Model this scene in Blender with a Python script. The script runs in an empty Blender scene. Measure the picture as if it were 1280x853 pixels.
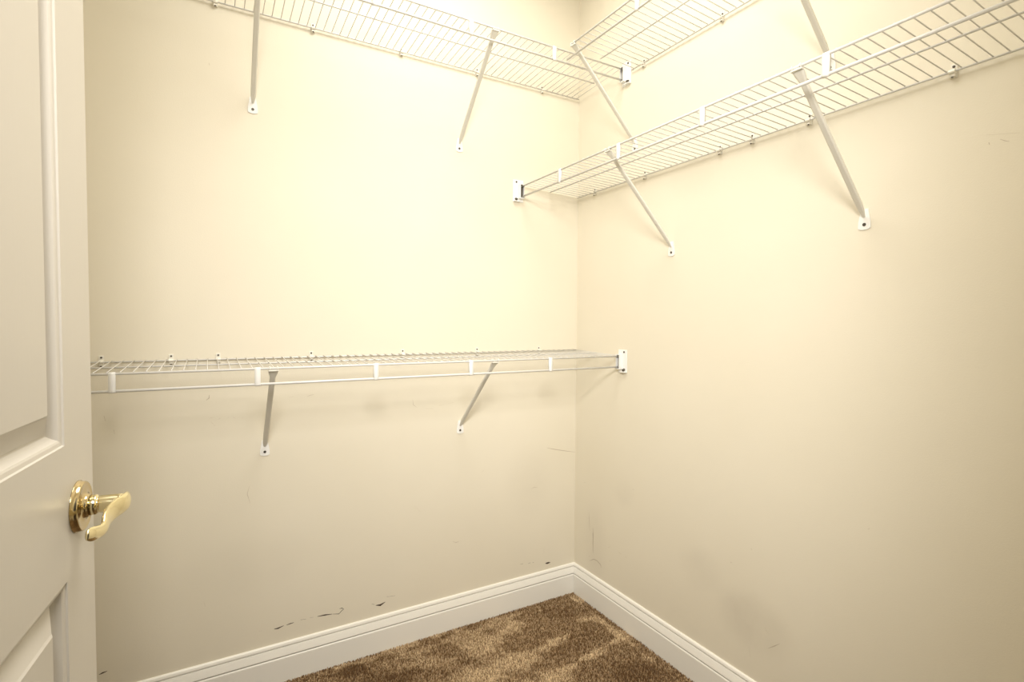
import bpy, bmesh, math, random
from mathutils import Vector, Matrix
import numpy as np
random.seed(4)
SC = bpy.context.scene
COL = SC.collection

# ------------------------------------------------------------------ camera
cam_d = bpy.data.cameras.new('camera')
cam_d.sensor_width = 36; cam_d.lens = 656.88 * 36 / 1280
cam_d.clip_start = 0.02; cam_d.clip_end = 50
cam = bpy.data.objects.new('camera', cam_d); COL.objects.link(cam)
RV = Vector((0.866217, -0.499629, 0.006263)); UV = Vector((0.011211, 0.031965, 0.999426)); FV = Vector((0.499543, 0.865649, -0.03329))
M = Matrix((RV, UV, -FV)).transposed().to_4x4()
M.translation = Vector((-1.464622, -1.944729, 1.244223))
cam.matrix_world = M
SC.camera = cam

# ------------------------------------------------------------------ light
w = bpy.data.worlds.new('world'); SC.world = w; w.use_nodes = True
w.node_tree.nodes['Background'].inputs[0].default_value = (1.0, 0.95, 0.86, 1)
w.node_tree.nodes['Background'].inputs[1].default_value = 0.08

def area(name, loc, target, size, power, color, shape='DISK', size_y=None, spread=None):
    d = bpy.data.lights.new(name, 'AREA'); d.shape = shape; d.size = size
    if size_y: d.size_y = size_y
    d.energy = power; d.color = color
    if spread: d.spread = math.radians(spread)
    o = bpy.data.objects.new(name, d); COL.objects.link(o)
    o.location = loc
    o.rotation_euler = (Vector(target) - Vector(loc)).to_track_quat('-Z', 'Y').to_euler()
    return o
area('closet_ceiling_lamp', (-0.78, -0.80, 2.86), (-0.78, -0.80, 0), 0.9, 25, (1.0, 0.965, 0.90))
area('doorway_lamp', (-1.46, -2.04, 2.02), (-0.32, 0, 0.85), 0.5, 15.5, (1.0, 0.965, 0.92), spread=96)

SC.view_settings.view_transform = 'Standard'
SC.view_settings.look = 'None'
SC.view_settings.exposure = -0.10
SC.view_settings.gamma = 1.0
SC.view_settings.use_curve_mapping = False

# ------------------------------------------------------------------ materials
def mat(name, color, rough=0.5, metal=0.0, spec=0.5, coat=0.0):
    m = bpy.data.materials.new(name); m.use_nodes = True
    b = m.node_tree.nodes['Principled BSDF']
    b.inputs['Base Color'].default_value = (*color, 1)
    b.inputs['Roughness'].default_value = rough
    b.inputs['Metallic'].default_value = metal
    b.inputs['Specular IOR Level'].default_value = spec
    b.inputs['Coat Weight'].default_value = coat
    return m, m.node_tree, b
def node(nt, t, **kw):
    n = nt.nodes.new(t)
    for k, v in kw.items(): setattr(n, k, v)
    return n
def noise_bump(nt, b, scale, strength, dist, detail=3, stretch=None):
    tc = node(nt, 'ShaderNodeTexCoord')
    mp = node(nt, 'ShaderNodeMapping')
    if stretch: mp.inputs['Scale'].default_value = stretch
    nt.links.new(tc.outputs['Object'], mp.inputs['Vector'])
    n = node(nt, 'ShaderNodeTexNoise'); n.inputs['Scale'].default_value = scale; n.inputs['Detail'].default_value = detail
    nt.links.new(mp.outputs[0], n.inputs['Vector'])
    bu = node(nt, 'ShaderNodeBump'); bu.inputs['Strength'].default_value = strength; bu.inputs['Distance'].default_value = dist
    nt.links.new(n.outputs[0], bu.inputs['Height']); nt.links.new(bu.outputs[0], b.inputs['Normal'])
    return tc
WALL = (0.79, 0.738, 0.612)
def wall_mat(name, blotches):
    """cream eggshell paint, roller texture, soft grey handling smudges (centre, radius, strength)"""
    m, nt, b = mat(name, WALL, 0.55, spec=0.3)
    tc = noise_bump(nt, b, 260, 0.12, 0.002)
    n = node(nt, 'ShaderNodeTexNoise'); n.inputs['Scale'].default_value = 2.2; n.inputs['Detail'].default_value = 5
    nt.links.new(tc.outputs['Object'], n.inputs['Vector'])
    r = node(nt, 'ShaderNodeValToRGB')
    r.color_ramp.elements[0].position = 0.3; r.color_ramp.elements[1].position = 0.75
    r.color_ramp.elements[0].color = (WALL[0]*.97, WALL[1]*.965, WALL[2]*.95, 1)
    r.color_ramp.elements[1].color = (*WALL, 1)
    nt.links.new(n.outputs[0], r.inputs[0])
    last = r.outputs[0]
    n2 = node(nt, 'ShaderNodeTexNoise'); n2.inputs['Scale'].default_value = 9; n2.inputs['Detail'].default_value = 6
    nt.links.new(tc.outputs['Object'], n2.inputs['Vector'])
    for c, rad, st in blotches:
        sub = node(nt, 'ShaderNodeVectorMath', operation='SUBTRACT'); sub.inputs[1].default_value = c
        nt.links.new(tc.outputs['Object'], sub.inputs[0])
        sc = node(nt, 'ShaderNodeVectorMath', operation='DIVIDE'); sc.inputs[1].default_value = rad
        nt.links.new(sub.outputs[0], sc.inputs[0])
        ln = node(nt, 'ShaderNodeVectorMath', operation='LENGTH'); nt.links.new(sc.outputs[0], ln.inputs[0])
        mr = node(nt, 'ShaderNodeMapRange', interpolation_type='SMOOTHSTEP')
        mr.inputs['From Min'].default_value = 1.0; mr.inputs['From Max'].default_value = 0.2
        mr.inputs['To Min'].default_value = 0; mr.inputs['To Max'].default_value = st
        nt.links.new(ln.outputs['Value'], mr.inputs['Value'])
        mu = node(nt, 'ShaderNodeMath', operation='MULTIPLY'); nt.links.new(mr.outputs[0], mu.inputs[0]); nt.links.new(n2.outputs[0], mu.inputs[1])
        mx = node(nt, 'ShaderNodeMix', data_type='RGBA'); nt.links.new(mu.outputs[0], mx.inputs['Factor'])
        nt.links.new(last, mx.inputs['A']); mx.inputs['B'].default_value = (0.42, 0.37, 0.30, 1)
        last = mx.outputs['Result']
    nt.links.new(last, b.inputs['Base Color'])
    return m
M_WA = wall_mat('cream_wall_paint', [((-0.25, 0, 0.56), (0.16, 1, 0.2), 0.18), ((-1.35, 0, 0.42), (0.25, 1, 0.14), 0.12),
                                      ((-1.65, 0, 1.0), (0.2, 1, 0.1), 0.12)])
M_WB = wall_mat('cream_wall_paint_smudged', [((0, -0.92, 0.31), (1, 0.17, 0.12), 0.42), ((0, -0.72, 0.40), (1, 0.12, 0.1), 0.2),
                                      ((0, -0.15, 0.28), (1, 0.10, 0.25), 0.18), ((0, -0.33, 0.55), (1, 0.08, 0.08), 0.15)])
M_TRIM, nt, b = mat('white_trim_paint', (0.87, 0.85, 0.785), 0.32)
noise_bump(nt, b, 40, 0.05, 0.001, stretch=(1, 1, 6))
M_CEIL, nt, b = mat('ceiling_paint', (0.84, 0.80, 0.70), 0.8)
noise_bump(nt, b, 90, 0.3, 0.004)
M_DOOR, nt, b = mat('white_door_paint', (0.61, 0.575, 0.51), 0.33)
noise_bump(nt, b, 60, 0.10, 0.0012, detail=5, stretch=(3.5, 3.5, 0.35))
M_WIRE, nt, b = mat('white_vinyl_coating', (0.70, 0.69, 0.66), 0.3)
noise_bump(nt, b, 300, 0.05, 0.0005)
M_BRACE, nt, b = mat('white_enamelled_steel', (0.76, 0.74, 0.67), 0.35)
noise_bump(nt, b, 200, 0.05, 0.0005)
M_PLAS, nt, b = mat('ivory_plastic', (0.82, 0.79, 0.70), 0.35)
noise_bump(nt, b, 150, 0.03, 0.0005)
M_CLIP, nt, b = mat('white_plastic', (0.86, 0.855, 0.83), 0.3)
noise_bump(nt, b, 200, 0.03, 0.0005)
M_SCREW, nt, b = mat('dark_screw_steel', (0.10, 0.09, 0.075), 0.4, metal=0.7)
noise_bump(nt, b, 400, 0.1, 0.0005)
M_BRASS, nt, b = mat('polished_brass', (0.84, 0.75, 0.48), 0.15, metal=1.0)
noise_bump(nt, b, 90, 0.02, 0.0005)
M_BRASS_REFL, nt, b = mat('brass_dark_reflection', (0.60, 0.49, 0.29), 0.16, metal=1.0)  # same brass for the rose, coloured darker in place of its dark reflections
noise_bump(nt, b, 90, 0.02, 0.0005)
M_SCUFF, nt, b = mat('scuff_mark', (0.085, 0.06, 0.04), 0.8)
M_SCUFF2, nt, b = mat('faint_scratch', (0.52, 0.45, 0.35), 0.8)
M_CORK, nt, b = mat('caulk_gap', (0.12, 0.10, 0.08), 0.9)

def carpet_mat():
    m, nt, b = mat('brown_carpet_yarn', (0.3, 0.2, 0.12), 0.95, spec=0.1)
    a = node(nt, 'ShaderNodeAttribute'); a.attribute_name = 'yarn'
    nt.links.new(a.outputs['Color'], b.inputs['Base Color'])
    return m
M_PILE = carpet_mat()
M_BACKING, nt, b = mat('carpet_backing', (0.16, 0.11, 0.07), 0.95, spec=0.1)
tc = noise_bump(nt, b, 180, 0.6, 0.006)
n = node(nt, 'ShaderNodeTexNoise'); n.inputs['Scale'].default_value = 170
nt.links.new(tc.outputs['Object'], n.inputs['Vector'])
r = node(nt, 'ShaderNodeValToRGB'); r.color_ramp.elements[0].color = (0.10, 0.065, 0.04, 1); r.color_ramp.elements[1].color = (0.32, 0.235, 0.15, 1)
nt.links.new(n.outputs[0], r.inputs[0]); nt.links.new(r.outputs[0], b.inputs['Base Color'])

# ------------------------------------------------------------------ helpers
def link(name, bm, m, parent=None, loc=(0, 0, 0), smooth=False):
    me = bpy.data.meshes.new(name)
    bmesh.ops.recalc_face_normals(bm, faces=bm.faces[:])
    bm.to_mesh(me); bm.free()
    if m: me.materials.append(m)
    if smooth:
        me.polygons.foreach_set('use_smooth', [True] * len(me.polygons))
    o = bpy.data.objects.new(name, me); COL.objects.link(o)
    o.parent = parent; o.location = loc
    return o
def same(src, parent, loc):
    o = src.copy(); COL.objects.link(o); o.parent = parent; o.location = loc
    return o
def empty(name, loc):
    o = bpy.data.objects.new(name, None); COL.objects.link(o); o.location = loc; o.empty_display_size = 0.05
    return o
def box(bm, lo, hi, bevel=0):
    vs = [bm.verts.new((x, y, z)) for x in (lo[0], hi[0]) for y in (lo[1], hi[1]) for z in (lo[2], hi[2])]
    fs = [bm.faces.new([vs[i] for i in q]) for q in ((0,1,3,2),(4,6,7,5),(0,4,5,1),(2,3,7,6),(0,2,6,4),(1,5,7,3))]
    if bevel:
        es = list({e for f in fs for e in f.edges})
        bmesh.ops.bevel(bm, geom=es, offset=bevel, segments=2, affect='EDGES', profile=0.6)
def tube(bm, pts, r, seg=8, flat=None, cap=True):
    """round bar along points; flat = (direction, factor) squashes it"""
    pts = [Vector(p) for p in pts]; rings = []
    rs = r if isinstance(r, (list, tuple)) else [r] * len(pts)
    up = None
    for i, p in enumerate(pts):
        t = (pts[min(i+1, len(pts)-1)] - pts[max(i-1, 0)]).normalized()
        if up is None:
            up = Vector((0, 0, 1)) if abs(t.z) < 0.9 else Vector((1, 0, 0))
        a = t.cross(up).normalized(); c = a.cross(t).normalized(); up = c
        ring = []
        for k in range(seg):
            ang = 2 * math.pi * k / seg
            rr = rs[i]
            rx, ry = rr if isinstance(rr, tuple) else (rr, rr)
            ring.append(bm.verts.new(p + a * math.cos(ang) * rx + c * math.sin(ang) * ry))
        rings.append(ring)
    for A, B in zip(rings, rings[1:]):
        for k in range(seg):
            bm.faces.new((A[k], A[(k+1) % seg], B[(k+1) % seg], B[k]))
    if cap:
        bm.faces.new(rings[0][::-1]); bm.faces.new(rings[-1])
def prism(bm, outline, frame, d0, d1):
    """outline 2D list -> frame(u, v, d)"""
    A = [bm.verts.new(frame(u, v, d0)) for u, v in outline]
    B = [bm.verts.new(frame(u, v, d1)) for u, v in outline]
    n = len(outline)
    bm.faces.new(A); bm.faces.new(B[::-1])
    for k in range(n): bm.faces.new((A[k], B[k], B[(k+1) % n], A[(k+1) % n]))
def tag(o, label, cat, group=None):
    o['label'] = label; o['category'] = cat
    if group: o['group'] = group
def struct(o): o['kind'] = 'structure'; return o

# ------------------------------------------------------------------ room shell
XL, YF, H = -2.02, -1.82, 2.90
T = 0.12
bm = bmesh.new(); box(bm, (XL - T, 0, -0.05), (T, T, H)); wall_back = struct(link('wall_back', bm, M_WA))
bm = bmesh.new(); box(bm, (0, YF - T, -0.05), (T, 0, H)); wall_right = struct(link('wall_right', bm, M_WB))
bm = bmesh.new(); box(bm, (XL - T, YF - T, -0.05), (XL, 0, H)); wall_left = struct(link('wall_left', bm, M_WA))
DX0, DX1, DTOP = -1.745, -0.86, 2.18
bm = bmesh.new()
box(bm, (XL, YF - T, -0.05), (DX0, YF, H)); box(bm, (DX1, YF - T, -0.05), (0, YF, H)); box(bm, (DX0, YF - T, DTOP), (DX1, YF, H))
wall_front = struct(link('wall_front', bm, M_WA))
bm = bmesh.new(); box(bm, (XL - T, YF - T, H), (T, T, H + 0.08)); struct(link('ceiling', bm, M_CEIL))
bm = bmesh.new(); box(bm, (XL - T, YF - T - 1.6, -0.06), (T, T, -0.004)); floor = struct(link('floor', bm, M_BACKING))

# baseboard: moulded profile (thickness, height)
PROF = [(0, -0.004), (0.0160, -0.004), (0.0160, 0.0820), (0.0152, 0.0850), (0.0130, 0.0868), (0.0068, 0.0870), (0.0060, 0.0882), (0.0062, 0.0908),
        (0.0150, 0.0912), (0.0154, 0.0925), (0.0138, 0.0990), (0.0112, 0.1090), (0.0086, 0.1175), (0.0036, 0.1180), (0.0032, 0.1208),
        (0.0078, 0.1212), (0.0080, 0.1240), (0.0062, 0.1300), (0.0035, 0.1330), (0, 0.1336)]
def baseboard(name, p0, p1, out, m0, m1):
    """run p0->p1 on a wall, 'out' into the room; m0/m1 mitre the ends inward by the thickness"""
    p0, p1, out = Vector(p0), Vector(p1), Vector(out); t = (p1 - p0).normalized()
    bm = bmesh.new()
    A = [bm.verts.new(p0 + out * a + Vector((0, 0, z)) + t * a * m0) for a, z in PROF]
    B = [bm.verts.new(p1 + out * a + Vector((0, 0, z)) - t * a * m1) for a, z in PROF]
    for k in range(len(PROF) - 1): bm.faces.new((A[k], A[k+1], B[k+1], B[k]))
    bm.faces.new(A); bm.faces.new(B[::-1])
    return struct(link(name, bm, M_TRIM))
baseboard('baseboard_back', (0, 0, 0), (XL, 0, 0), (0, -1, 0), 1, 1)
baseboard('baseboard_right', (0, 0, 0), (0, YF, 0), (-1, 0, 0), 1, 1)
baseboard('baseboard_left', (XL, 0, 0), (XL, YF, 0), (1, 0, 0), 1, 1)
baseboard('baseboard_front', (0, YF, 0), (DX1, YF, 0), (0, 1, 0), 1, 0)
# door jamb lining
bm = bmesh.new()
box(bm, (DX0, YF - T - 0.005, 0), (DX0 + 0.018, YF + 0.004, DTOP)); box(bm, (DX1 - 0.018, YF - T - 0.005, 0), (DX1, YF + 0.004, DTOP))
box(bm, (DX0 + 0.018, YF - T - 0.005, DTOP - 0.018), (DX1 - 0.018, YF + 0.004, DTOP))
struct(link('trim_1', bm, M_TRIM))

# ------------------------------------------------------------------ carpet pile
def seg_d(px, py, a, b):
    ax, ay = a; bx, by = b; dx, dy = bx - ax, by - ay
    t = np.clip(((px-ax)*dx + (py-ay)*dy) / (dx*dx + dy*dy), 0, 1)
    return np.hypot(px - ax - t*dx, py - ay - t*dy), t
def carpet():
    rng = np.random.default_rng(3)
    STEP = 0.0042
    gx = np.arange(XL + 0.018, -0.0172, STEP); gy = np.arange(YF - 0.1, -0.0172, STEP)
    X, Y = np.meshgrid(gx, gy); X = X.ravel(); Y = Y.ravel()
    N = len(X)
    X = np.clip(X + rng.uniform(-.4, .4, N) * STEP, XL + 0.018, -0.0172); Y = np.minimum(Y + rng.uniform(-.4, .4, N) * STEP, -0.0172)
    # vacuum tracks: bands in which the pile leans to the light
    light = np.zeros(N)
    wob = 0.012 * np.sin(X * 31 + Y * 17) + 0.010 * np.sin(X * 13 - Y * 41 + 2) + 0.006 * np.sin(X * 71 + Y * 63)
    for a, b2, w0, w1, st in TRACKS:
        d, t = seg_d(X, Y, a, b2); wdt = w0 + (w1 - w0) * t
        light = np.maximum(light, st * np.clip(1.5 - (d + wob) / wdt, 0, 1))
    dark = np.zeros(N)
    for a, b2, w0, w1, st in DARKS:
        d, t = seg_d(X, Y, a, b2); wdt = w0 + (w1 - w0) * t
        dark = np.maximum(dark, st * np.clip(1.6 - (d + wob) / wdt, 0, 1))
    light = light * (1 - dark)
    L = 0.011 + rng.uniform(-.002, .002, N)
    ang = rng.uniform(0, 2*np.pi, N); lean = rng.uniform(0.1, 0.5, N)
    lx = np.cos(ang) * lean * L + (light - 0.4) * -0.003; ly = np.sin(ang) * lean * L + (light - 0.4) * -0.002
    lx = np.where(X + lx > -0.0166, -np.abs(lx), lx); ly = np.where(Y + ly > -0.0166, -np.abs(ly), ly)
    R = 0.0021
    # each tuft: 3-sided twist, base ring, middle ring, tip
    base = np.stack([X, Y, np.full(N, -0.006)], 1)
    verts = np.zeros((N, 7, 3)); tw = rng.uniform(0, 2.1, N)
    for k in range(3):
        a = tw + k * 2.0944
        verts[:, k] = base + np.stack([np.cos(a)*R*.8, np.sin(a)*R*.8, np.zeros(N)], 1)
        a2 = a + 0.6
        verts[:, 3+k] = base + np.stack([np.cos(a2)*R + lx*.6, np.sin(a2)*R + ly*.6, L*.72], 1)
    verts[:, 6] = base + np.stack([lx, ly, L], 1)
    verts[..., 0] = np.minimum(verts[..., 0], -0.0162); verts[..., 1] = np.minimum(verts[..., 1], -0.0162)
    tri = []
    for k in range(3):
        j = (k + 1) % 3
        tri += [(k, j, 3+j), (k, 3+j, 3+k), (3+k, 3+j, 6)]
    tri = np.array(tri)
    F = (tri[None] + (np.arange(N) * 7)[:, None, None]).reshape(-1, 3)
    me = bpy.data.meshes.new('carpet_pile')
    me.vertices.add(N*7); me.vertices.foreach_set('co', verts.ravel())
    nf = len(F); me.loops.add(nf*3); me.loops.foreach_set('vertex_index', F.ravel().astype(np.int32))
    me.polygons.add(nf); me.polygons.foreach_set('loop_start', np.arange(nf, dtype=np.int32) * 3)
    me.polygons.foreach_set('use_smooth', np.ones(nf, dtype=bool))
    me.update(); me.validate()
    c_d = np.array([0.13, 0.072, 0.032]); c_m = np.array([0.36, 0.24, 0.13]); c_l = np.array([0.86, 0.67, 0.42])
    u = rng.random(N)
    t = np.clip(0.26 + 0.44 * light - 0.26 * dark + (u - .5) * 0.72, 0, 1)[:, None]
    colr = np.where(t < .4, c_d + (c_m - c_d) * t / .4, c_m + (c_l - c_m) * (t - .4) / .6)
    at = me.color_attributes.new('yarn', 'FLOAT_COLOR', 'POINT')
    arr = np.ones((N, 7, 4)); arr[..., :3] = colr[:, None, :]
    at.data.foreach_set('color', arr.ravel())
    me.materials.append(M_PILE)
    o = bpy.data.objects.new('carpet_pile', me); COL.objects.link(o)
    o['kind'] = 'stuff'; tag(o, 'brown speckled cut pile carpet with pale vacuum tracks', 'carpet')
TRACKS = [
  ((-0.24, -0.075), (-0.60, -0.175), .004, .055, .9), ((-0.30, -0.05), (-0.62, -0.085), .012, .03, .7),
  ((-0.235, -0.277), (-0.66, -0.335), .003, .065, 1.0),
  ((-0.235, -0.418), (-0.64, -0.49), .003, .070, 1.0),
  ((-0.037, -0.05), (-0.053, -0.17), .010, .014, .9), ((-0.053, -0.17), (-0.054, -0.40), .013, .015, .9), ((-0.054, -0.40), (-0.066, -0.60), .014, .012, .7),
  ((-0.06, -0.222), (-0.145, -0.212), .010, .006, .8), ((-0.054, -0.40), (-0.22, -0.42), .012, .008, .8),
  ((-0.55, -0.03), (-1.15, -0.035), .012, .012, .7), ((-0.62, -0.07), (-0.92, -0.10), .025, .02, .6), ((-0.92, -0.11), (-0.70, -0.20), .02, .03, .5),
  ((-0.8, -0.3), (-1.3, -0.5), .03, .06, .8),
  ((-0.9, -0.6), (-1.6, -1.1), .05, .08, .9), ((-0.3, -0.7), (-0.7, -1.5), .04, .07, .9),
]
DARKS = [((-1.14, -0.062), (-1.02, -0.075), .010, .022, 1.0), ((-1.0, -0.17), (-0.86, -0.20), .03, .03, .9), ((-0.12, -0.60), (-0.22, -0.56), .05, .04, .9),
         ((-0.64, -0.035), (-0.67, -0.05), .01, .012, .7), ((-0.20, -0.10), (-0.12, -0.16), .03, .03, .35), ((-0.16, -0.32), (-0.36, -0.36), .035, .02, .35)]
carpet()

# ------------------------------------------------------------------ wire shelves
PITCH = 0.02725
R_F, R_L, R_M, R_B, R_W = 0.0032, 0.0038, 0.0025, 0.0025, 0.0014
LIP = 0.0439
class Wall:
    """a = along the wall away from the corner, o = out from the wall, z = up"""
    def __init__(s, k): s.k = k
    def __call__(s, a, o, z): return Vector((-a, -o, z)) if s.k == 'A' else Vector((-o, -a, z))
WA, WB = Wall('A'), Wall('B')

def shelf(W, z0, fd, sl, dep, a_back, a_front, a_lip, a_mid, a_end, a_ph, clips, conns, label, group, mid_o=0.160):
    zz = lambda a, o: z0 + sl * a + fd * o / dep
    root = empty('wire_shelf', W(a_front, dep, zz(a_front, dep)))
    base = root.location.copy()
    def rod(name, a0, a1, o, dz, r):
        bm = bmesh.new()
        tube(bm, [W(a0, o, zz(a0, o) + dz) - base, W(a1, o, zz(a1, o) + dz) - base], r, 10)
        return link(name, bm, M_WIRE, root, smooth=True)
    rod('back_rod', a_back, a_end, 0.010, 0, R_B)
    rod('middle_rod', a_mid, a_end, mid_o, 0, R_M)
    rod('front_rod', a_front, a_end, dep, 0, R_F)
    rod('hanging_rod', a_lip, a_end, dep, -LIP, R_L)
    # deck wires rest on the rods and end on the front one
    bm = bmesh.new()
    h = R_B + R_W - 0.0004
    tube(bm, [W(0, 0.006, fd * .006 / dep + h), W(0, dep * .5, fd * .5 + h), W(0, dep - 0.004, fd * (dep - .004) / dep + R_F + R_W - .0006),
              W(0, dep + 0.0015, fd + R_F + R_W - .0012)], R_W, 6)
    first = None
    k = math.ceil((a_back + 0.006 - a_ph) / PITCH)
    a = a_ph + k * PITCH
    while a < a_end - 0.004:
        p = W(a, 0, z0 + sl * a) - base
        if first is None: first = link('deck_wire', bm, M_WIRE, root, p, True)
        else: same(first, root, p)
        a += PITCH
    # sleeves that hang the lower rod from the front rod
    bm = bmesh.new(); hw = 0.0072
    prof = []
    n = 8
    for i in range(n + 1):                       # rounded over the top rod
        t = math.pi * i / n; prof.append((math.cos(t) * 0.0046, math.sin(t) * 0.0046))
    for i in range(n + 1):
        t = math.pi + math.pi * i / n; prof.append((math.cos(t) * 0.0050, -LIP + math.sin(t) * 0.0050))
    prism(bm, prof, lambda u, v, d: W(d, u, v), -hw, hw)
    first = None
    for a in conns:
        p = W(a, dep, zz(a, dep)) - base
        if first is None: first = link('rod_hanger', bm, M_CLIP, root, p, True)
        else: same(first, root, p)
    # wall clips with their screws
    cb = bmesh.new()
    box(cb, *minmax(W(-.0065, 0.0002, -.012), W(.0065, .003, .019)), 0.0008)
    tube(cb, [W(-.006, .010, 0), W(.006, .010, 0)], 0.0052, 10)
    box(cb, *minmax(W(-.005, .002, -.011), W(.005, .0105, -.003)), 0.0008)
    sb = bmesh.new()
    tube(sb, [W(.0, .003, .013), W(.0, .0055, .013)], [.0030, .0024], 8)
    sb2 = bmesh.new()
    tube(sb2, [W(.0, .0095, -.0105), W(.0, .0095, -.0135)], [.0022, .0018], 8)
    c0 = s0 = None
    for a in clips:
        p = W(a, 0, z0 + sl * a) - base
        if c0 is None:
            c0 = link('wall_clip', cb, M_PLAS, root, p); s0 = link('clip_screw', sb, M_SCREW, c0)
            s1 = link('clip_pin', sb2, M_SCREW, c0)
        else:
            c = same(c0, root, p); same(s0, c, (0, 0, 0)); same(s1, c, (0, 0, 0))
    tag(root, label, 'shelf', group)
    return root
def minmax(a, b):
    return tuple(map(min, a, b)), tuple(map(max, a, b))

shelf(WA, 1.12505, -0.0120, -0.0012, 0.3029, 0.008, 0.012, 0.012, 0.012, 2.008, 1.5509,
      [.208, .510, .825, 1.155, 1.439, 1.567, 1.740], [.349, .680, 1.0105, 1.3466, 1.6768],
      'low white wire shelf with hanging rod on the back wall, at chest height', None)
shelf(WA, 2.2547, 0.0132, -0.0017, 0.3042, 0.008, 0.012, 0.012, 0.040, 2.008, 0.3998,
      [.203, .515, .830, 1.1425, 1.4354, 1.74], [.344, .685, 1.013, 1.343, 1.675],
      'high white wire shelf on the back wall, directly above the low one', None)
shelf(WB, 1.8147, 0.0121, 0.0011, 0.3055, 0.008, 0.012, 0.012, 0.012, 1.806, 1.4133,
      [.126, .4286, .7722, .8898, 1.0693, 1.3972, 1.70], [.292, .620, .9553, 1.2838, 1.612],
      'long white wire shelf on the right wall, the lower of the two there', None)
shelf(WB, 2.2466, 0.0181, -0.0034, 0.3067, 0.352, 0.362, 0.3335, 0.346, 1.806, 0.3640,
      [.4155, .7715, 1.10, 1.42], [.70, 1.03, 1.36],
      'topmost white wire shelf on the right wall, meeting the high back shelf', None)

# ------------------------------------------------------------------ diagonal braces
def brace(W, a, zf, dep, zfoot, label, group):
    root = empty('shelf_brace', W(a, 0, zfoot)); base = root.location.copy()
    P = lambda da, o, z: W(a + da, o, z) - base
    # channel strut
    top = Vector((dep - 0.004, zf - 0.007)); bot = Vector((0.0035, zfoot + 0.020))
    d = (top - bot).normalized(); nrm = Vector((d.y, -d.x))          # nrm: out and down
    bm = bmesh.new()
    stations = [(0, .0035, .0022), (.02, .0072, .0045), (.04, .0078, .008), (1e9, .0078, .008), (-.03, .0078, .008), (-.012, .012, .006), (-.001, .0135, .004)]
    Lg = (top - bot).length; rings = []
    for s, hw, dp in stations:
        t = Lg - 0.05 if s > 1e8 else (Lg + s if s < 0 else s)
        c = bot + d * t
        sec = [(-hw, dp), (-hw, 0.0026), (-hw * .62, .0006), (hw * .62, .0006), (hw, 0.0026), (hw, dp), (hw - .0012, dp), (hw - .0014, .0034), (-hw + .0014, .0034), (-hw + .0012, dp)]
        rings.append([bm.verts.new(P(u, *(c - nrm * v + nrm * 0.003))) for u, v in sec])
    for A, B in zip(rings, rings[1:]):
        for k in range(10): bm.faces.new((A[k], A[(k+1) % 10], B[(k+1) % 10], B[k]))
    bm.faces.new(rings[0]); bm.faces.new(rings[-1][::-1])
    link('strut', bm, M_BRACE, root)
    # foot plate, rounded sides, curved lower edge
    bm = bmesh.new()
    out = [(-.0085, .040), (-.0115, .022), (-.0145, .006), (-.0150, -.008)] + \
          [(.0150 * math.sin(math.radians(t)), -.0080 - .0055 * math.cos(math.radians(t))) for t in (-65, -40, -15, 15, 40, 65)] + \
          [(.0150, -.008), (.0145, .006), (.0115, .022), (.0085, .040)]
    prism(bm, out, lambda u, v, dd: P(u, dd, zfoot + v), 0.0003, 0.0024)
    pl = link('wall_plate', bm, M_CLIP, root)
    bm = bmesh.new()
    tube(bm, [P(0, .0024, zfoot), P(0, .0042, zfoot)], [.0046, .0036], 10)
    sc = link('plate_screw', bm, M_SCREW, pl); sc['label'] = 'dark screw head'
    # clip that hooks over the front rod
    bm = bmesh.new()
    for da in (-.010, .010):
        pts = []
        for i in range(9):
            t = math.radians(-60 + i * 300 / 8)
            pts.append(P(da, dep + math.cos(t) * (R_F + .0016), zf + math.sin(t) * (R_F + .0016)))
        tube(bm, pts, .0016, 6)
    box(bm, *minmax(P(-.0135, dep - .006, zf - .0085), P(.0135, dep + .004, zf - .0046)), .0008)
    link('rod_clip', bm, M_BRACE, root)
    tag(root, label, 'shelf brace', group)
zfr = lambda z0, fd, sl, a: z0 + fd + sl * a
brace(WA, 0.584, zfr(1.12505, -.012, -.0012, .584), .3029, .8091, 'diagonal brace under the low back shelf, the one nearer the corner', 'braces under the low back shelf')
brace(WA, 1.3051, zfr(1.12505, -.012, -.0012, 1.305), .3029, .8052, 'diagonal brace under the low back shelf, the one nearer the door', 'braces under the low back shelf')
brace(WA, 0.591, zfr(2.2547, .0132, -.0017, .59), .3042, 1.9403, 'diagonal brace under the high back shelf, the one nearer the corner', 'braces under the high back shelf')
brace(WA, 1.3313, zfr(2.2547, .0132, -.0017, 1.33), .3042, 1.942, 'diagonal brace under the high back shelf, the one nearer the door', 'braces under the high back shelf')
brace(WB, 0.567, zfr(1.8147, .0121, .0011, .567), .3055, 1.5064, 'diagonal brace under the long right shelf, the one nearer the corner', 'braces under the long right shelf')
brace(WB, 1.218, zfr(1.8147, .0121, .0011, 1.218), .3055, 1.5041, 'large near diagonal brace under the long right shelf', 'braces under the long right shelf')
brace(WB, 0.3692, zfr(2.2466, .0181, -.0034, .369), .3067, 1.9366, 'brace of the topmost right shelf, at its end by the corner', 'braces under the topmost right shelf')
brace(WB, 1.1208, zfr(2.2466, .0181, -.0034, 1.12), .3067, 1.941, 'brace of the topmost right shelf, cut off by the top of the picture', 'braces under the topmost right shelf')

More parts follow.
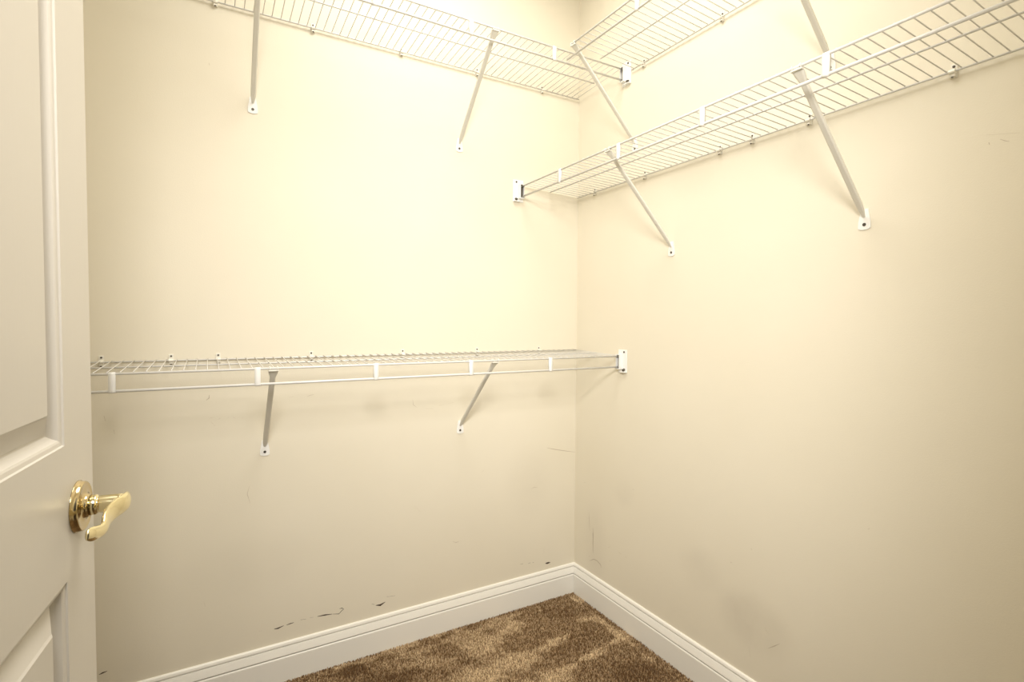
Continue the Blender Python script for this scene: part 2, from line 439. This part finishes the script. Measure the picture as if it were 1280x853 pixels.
# ------------------------------------------------------------------ end brackets
def end_bracket(W, dep, zf, label):
    """screwed to wall W; the rods of the other wall's shelf end in it (a = distance from the corner)"""
    root = empty('end_bracket', W(dep + .018, 0, zf - .02)); base = root.location.copy()
    P = lambda a, o, z: W(a, o, z) - base
    bm = bmesh.new()
    box(bm, *minmax(P(dep - .012, .0003, zf - LIP - .022), P(dep + .038, .0035, zf + .027)), .0012)
    plate = link('wall_plate', bm, M_CLIP, root)
    bm = bmesh.new()      # open housing round the rod ends
    a0, a1, z0, z1 = dep - .0085, dep + .014, zf - LIP - .0085, zf + .0085
    for lo, hi in (((a0, .0035, z0), (a0 + .002, .021, z1)), ((a1 - .004, .0035, z0), (a1, .021, z1)),
                   ((a0 + .002, .0035, z0), (a1 - .004, .021, z0 + .003)), ((a0 + .002, .0035, z1 - .003), (a1 - .004, .021, z1))):
        box(bm, *minmax(P(*lo), P(*hi)))
    link('rod_socket', bm, M_CLIP, root)
    bm = bmesh.new()
    box(bm, *minmax(P(a0 + .002, .0036, z0 + .003), P(a1 - .004, .0095, z1 - .003)))  # dark block painted as the shade inside the open housing
    ins = link('socket_shade', bm, M_SCREW, root); ins['label'] = 'painted shade in the recess of the socket'
    bm = bmesh.new()
    tube(bm, [P(dep + .022, .0035, zf + .018), P(dep + .022, .0062, zf + .018)], [.0040, .0032], 10)
    s = link('plate_screw', bm, M_SCREW, plate); s['label'] = 'dark screw head'
    bm = bmesh.new()
    tube(bm, [P(dep + .024, .0035, zf - LIP - .010), P(dep + .024, .012, zf - LIP - .012)], [.0055, .0045], 10)
    s = link('plate_screw', bm, M_SCREW, plate); s['label'] = 'dark lower screw'
    bm = bmesh.new()
    box(bm, *minmax(P(dep + .010, .0035, zf - LIP - .0215), P(dep + .036, .014, zf - LIP - .0185)), .0006)
    link('lower_lug', bm, M_CLIP, root)
    tag(root, label, 'bracket')
end_bracket(WB, .3029, zfr(1.12505, -.012, 0, 0), 'white end bracket on the right wall holding the low back shelf')
end_bracket(WB, .3042, zfr(2.2547, .0132, 0, 0), 'white end bracket on the right wall holding the high back shelf')
end_bracket(WA, .3055, zfr(1.8147, .0121, 0, 0), 'white end bracket on the back wall holding the long right shelf')

# ------------------------------------------------------------------ door
E0 = Vector((-1.6145, -0.9462, 0)); DD = Vector((0.1043, 0.9945, 0)); DN = Vector((0.9945, -0.1043, 0))
EDGE = E0 - DD * 0.0185; DW, DT = 0.872, 0.037
door = empty('door_1', EDGE - DD * DW); dbase = door.location.copy()
D = lambda s, n, z: EDGE - DD * s + DN * n + Vector((0, 0, z)) - dbase
PAN = [(0.109, DW - 0.109, 1.0825, 2.04), (0.109, DW - 0.109, 0.24, 0.9045)]
bm = bmesh.new()
def quad(*p): bm.faces.new([bm.verts.new(q) for q in p])
Z0, Z1 = 0.012, 2.155
for face_n, back in ((0, False), (-DT, True)):
    if back:
        quad(D(0, -DT, Z0), D(DW, -DT, Z0), D(DW, -DT, Z1), D(0, -DT, Z1)); continue
    ss = [0, .109, DW - .109, DW]; zs = [Z0, .24, .9045, 1.0825, 2.04, Z1]
    for i in range(3):
        for j in range(5):
            if i == 1 and j in (1, 3): continue
            quad(D(ss[i], 0, zs[j]), D(ss[i+1], 0, zs[j]), D(ss[i+1], 0, zs[j+1]), D(ss[i], 0, zs[j+1]))
quad(D(0, 0, Z0), D(0, -DT, Z0), D(0, -DT, Z1), D(0, 0, Z1)); quad(D(DW, 0, Z0), D(DW, -DT, Z0), D(DW, -DT, Z1), D(DW, 0, Z1))
quad(D(0, 0, Z1), D(DW, 0, Z1), D(DW, -DT, Z1), D(0, -DT, Z1)); quad(D(0, 0, Z0), D(DW, 0, Z0), D(DW, -DT, Z0), D(0, -DT, Z0))
def rings(prof, rect, fill):
    s0, s1, z0, z1 = rect; prev = None
    for k, (i, dp) in enumerate(prof):
        r = [bm.verts.new(D(*q)) for q in ((s0+i, -dp, z0+i), (s1-i, -dp, z0+i), (s1-i, -dp, z1-i), (s0+i, -dp, z1-i))]
        if prev:
            for q in range(4): bm.faces.new((prev[q], prev[(q+1) % 4], r[(q+1) % 4], r[q]))
        prev = r
    if fill: bm.faces.new(prev)
for rc in PAN:
    rings([(0, 0), (.0012, .0022), (.0060, .0030), (.0085, .0042), (.0125, .0100), (.0165, .0140), (.0230, .0143), (.03, .0143)], rc, True)
bmesh.ops.remove_doubles(bm, verts=bm.verts[:], dist=0.00005)
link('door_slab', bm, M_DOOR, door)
for rc in PAN:
    bm = bmesh.new()
    rings([(.0195, .0144), (.0200, .0130), (.0440, .0035), (.0470, .0015)], rc, True)
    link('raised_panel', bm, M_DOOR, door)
struct(door)
# lever handle
HS, HZ = 0.0655, 0.9895
bm = bmesh.new()
def lathe(prof, seg=40):
    rg = []
    for n, r in prof:
        rg.append([bm.verts.new(D(HS + r*math.cos(2*math.pi*k/seg), n, HZ + r*math.sin(2*math.pi*k/seg))) for k in range(seg)])
    for A, B in zip(rg, rg[1:]):
        for k in range(seg): bm.faces.new((A[k], A[(k+1) % seg], B[(k+1) % seg], B[k]))
    bm.faces.new(rg[0]); bm.faces.new(rg[-1][::-1])
lathe([(0.0002, .0352), (.0015, .0352), (.0015, .0340), (.0070, .0335), (.0084, .0325), (.0088, .0312), (.0082, .0300), (.0086, .022), (.0095, .0170), (.0115, .0158), (.0140, .0155)])
handle = link('door_handle', bm, M_BRASS_REFL, door, smooth=True); handle['label'] = 'polished brass lever handle and round rose'
bm = bmesh.new()
lathe([(.0120, .0140), (.0215, .0136), (.0225, .0128), (.0230, .0112), (.0245, .0112), (.0255, .0118), (.046, .0116), (.054, .0112)], 28)
link('handle_shaft', bm, M_BRASS, handle, smooth=True)
bm = bmesh.new()
path = [(-.015, .0535, 0), (-.010, .0540, 0), (0, .0545, 0), (.014, .0520, -.0005), (.028, .0475, -.002), (.042, .0445, -.0050), (.054, .0445, -.0090), (.064, .0455, -.0125), (.074, .0445, -.0135), (.085, .0420, -.0120), (.094, .0395, -.0100), (.101, .0370, -.0085)]
rad = [(.0020, .0070), (.0045, .0115), (.0055, .0128), (.0050, .0130), (.0045, .0130), (.0042, .0126), (.0040, .0112), (.0036, .0088), (.0033, .0080), (.0034, .0086), (.0032, .0086), (.0022, .0062)]
# smooth the path
def cr(P, t):
    i = min(int(t), len(P) - 2); u = t - i
    p0, p1, p2, p3 = P[max(i-1, 0)], P[i], P[i+1], P[min(i+2, len(P)-1)]
    return tuple(.5*((2*b)+(-a+c)*u+(2*a-5*b+4*c-d)*u*u+(-a+3*b-3*c+d)*u**3) for a, b, c, d in zip(p0, p1, p2, p3))
ts = [i * (len(path)-1) / 36 for i in range(37)]
tube(bm, [D(HS + s, n, HZ + z) for s, n, z in (cr(path, t) for t in ts)], [cr(rad, t) for t in ts], 20)
link('handle_lever', bm, M_BRASS, handle, smooth=True)

# ------------------------------------------------------------------ scuffs on the walls (flat marks in the paint)
def scuffs(W, wall, strokes, m, label, sc=1.0):
    bm = bmesh.new(); EPS = 0.0004
    for pts, wd in strokes:
        n = len(pts); rows = []
        for i, (a, z) in enumerate(pts):
            a0, z0 = pts[max(i-1, 0)]; a1, z1 = pts[min(i+1, n-1)]
            d = Vector((a1-a0, z1-z0)).normalized(); q = Vector((-d.y, d.x))
            k = wd * sc * (0.25 if i in (0, n-1) else random.uniform(.7, 1.2)) * .5
            rows.append((bm.verts.new(W(a + q.x*k, EPS, z + q.y*k)), bm.verts.new(W(a - q.x*k, EPS, z - q.y*k))))
        for r0, r1 in zip(rows, rows[1:]): bm.faces.new((r0[0], r0[1], r1[1], r1[0]))
    o = link('scuff_marks', bm, m, wall); o['label'] = label; o['kind'] = 'stuff'
scuffs(WA, wall_back, [([(1.2809, 0.1866), (1.269, 0.1858), (1.2511, 0.1899)], 0.004), ([(1.242, 0.1893), (1.2299, 0.1911), (1.2177, 0.1917)], 0.003), ([(1.1961, 0.195), (1.1775, 0.1931)], 0.0018), ([(1.1649, 0.1943), (1.1523, 0.1922)], 0.0012), ([(1.1396, 0.1914), (1.1139, 0.1897), (1.0891, 0.1863)], 0.0035), ([(1.0878, 0.186), (1.0647, 0.1803), (1.0547, 0.1894), (1.0467, 0.1942)], 0.0018), ([(1.0627, 0.1985), (1.0547, 0.1992), (1.048, 0.1946)], 0.002), ([(0.93, 0.1758), (0.9124, 0.1722), (0.8936, 0.1794)], 0.0045), ([(0.888, 0.198), (0.8543, 0.1938)], 0.0015), ([(0.9452, 0.1853), (0.9343, 0.1802)], 0.002), ([(0.162, 0.1632), (0.1535, 0.1623), (0.1443, 0.1623), (0.1351, 0.1623)], 0.0045), ([(0.155, 0.1642), (0.1458, 0.1603)], 0.004), ([(0.1365, 0.1557), (0.1356, 0.151)], 0.0015), ([(0.2934, 0.189), (0.2787, 0.1882)], 0.002), ([(0.2534, 0.1838), (0.2414, 0.1837)], 0.002), ([(0.2294, 0.1822), (0.2233, 0.1809)], 0.0025), ([(1.7605, 0.187), (1.7515, 0.1897), (1.7407, 0.1914)], 0.0035)], M_SCUFF, 'dark scuffs just above the baseboard', 1.5)
scuffs(WA, wall_back, [([(1.4654, 1.0088), (1.4666, 0.998), (1.475, 0.9913)], 0.003), ([(0.1584, 0.6884), (0.1235, 0.6783), (0.0674, 0.6649), (0.0003, 0.65)], 0.0035), ([(0.6149, 0.3557), (0.5996, 0.349), (0.5868, 0.3511)], 0.0025), ([(1.7365, 0.9633), (1.7332, 0.9474)], 0.003), ([(1.7139, 0.9204), (1.7123, 0.9061)], 0.0025), ([(1.4662, 0.9331), (1.4531, 0.935)], 0.0015), ([(1.4426, 0.9268), (1.4335, 0.9309)], 0.0015), ([(1.4158, 0.9288), (1.4104, 0.9314)], 0.0015), ([(1.3995, 0.9305), (1.3903, 0.926)], 0.0015), ([(1.3738, 0.9252), (1.3694, 0.9267)], 0.0015), ([(1.4611, 0.9205), (1.4507, 0.9067)], 0.0015), ([(1.2278, 0.9842), (1.2127, 0.9878)], 0.0015), ([(1.1699, 0.9838), (1.1575, 0.9882), (1.145, 0.9901)], 0.0015), ([(0.7846, 0.9477), (0.7813, 0.9261), (0.7679, 0.9166)], 0.0015), ([(0.7341, 0.9097), (0.6997, 0.9049)], 0.0015), ([(0.6765, 0.9163), (0.6531, 0.919)], 0.0015), ([(0.6353, 0.9211), (0.6113, 0.925)], 0.0015), ([(0.4859, 0.6211), (0.4731, 0.6309)], 0.002), ([(0.2406, 0.5139), (0.2231, 0.5203), (0.2079, 0.515)], 0.0018), ([(1.4549, 2.0624), (1.453, 2.0541)], 0.003), ([(1.4882, 0.3366), (1.4847, 0.3202)], 0.0015), ([(1.3522, 0.6975), (1.3597, 0.6689), (1.3504, 0.6349)], 0.0012), ([(0.7545, 0.5032), (0.7774, 0.5293)], 0.0012), ([(0.1692, 0.2345), (0.1708, 0.2118)], 0.0015), ([(1.3275, 0.1937), (1.3189, 0.1911)], 0.0015)], M_SCUFF2, 'faint scratches in the cream paint')
scuffs(WB, wall_right, [([(0.1064, 0.3999), (0.1095, 0.3627), (0.1127, 0.318)], 0.0015), ([(0.1349, 0.3409), (0.1366, 0.3112), (0.1361, 0.2731), (0.1381, 0.2284)], 0.003), ([(0.1342, 0.3179), (0.1358, 0.2919)], 0.005), ([(0.1139, 0.1845), (0.1433, 0.2038), (0.1666, 0.2056), (0.1897, 0.1977), (0.1967, 0.1857)], 0.0022), ([(0.1075, 0.2027), (0.1218, 0.2098)], 0.0015), ([(0.2382, 0.2904), (0.2521, 0.3015)], 0.0015), ([(0.3051, 0.2987), (0.3176, 0.2936)], 0.002), ([(0.343, 0.2937), (0.3521, 0.293)], 0.0015), ([(0.2479, 0.2381), (0.2554, 0.2389)], 0.0025), ([(0.0676, 0.5267), (0.0774, 0.5278)], 0.002), ([(0.9786, 0.2594), (0.9991, 0.278), (1.0166, 0.2948)], 0.0015), ([(0.9665, 0.3177), (0.9801, 0.3049)], 0.0012), ([(0.9135, 0.2313), (0.92, 0.1989)], 0.001), ([(1.4813, 1.6436), (1.4892, 1.6378), (1.4971, 1.6339)], 0.0012), ([(1.4628, 1.6422), (1.4643, 1.6367)], 0.003), ([(1.4582, 1.659), (1.5131, 1.6473)], 0.0009), ([(0.3798, 0.5829), (0.3914, 0.5827)], 0.002), ([(0.9145, 0.5439), (0.9174, 0.5399)], 0.003), ([(0.8404, 0.4709), (0.8464, 0.4707)], 0.003), ([(1.2469, 0.7201), (1.2506, 0.7234)], 0.002)], M_SCUFF2, 'faint rubbed marks near the corner', 1.4)
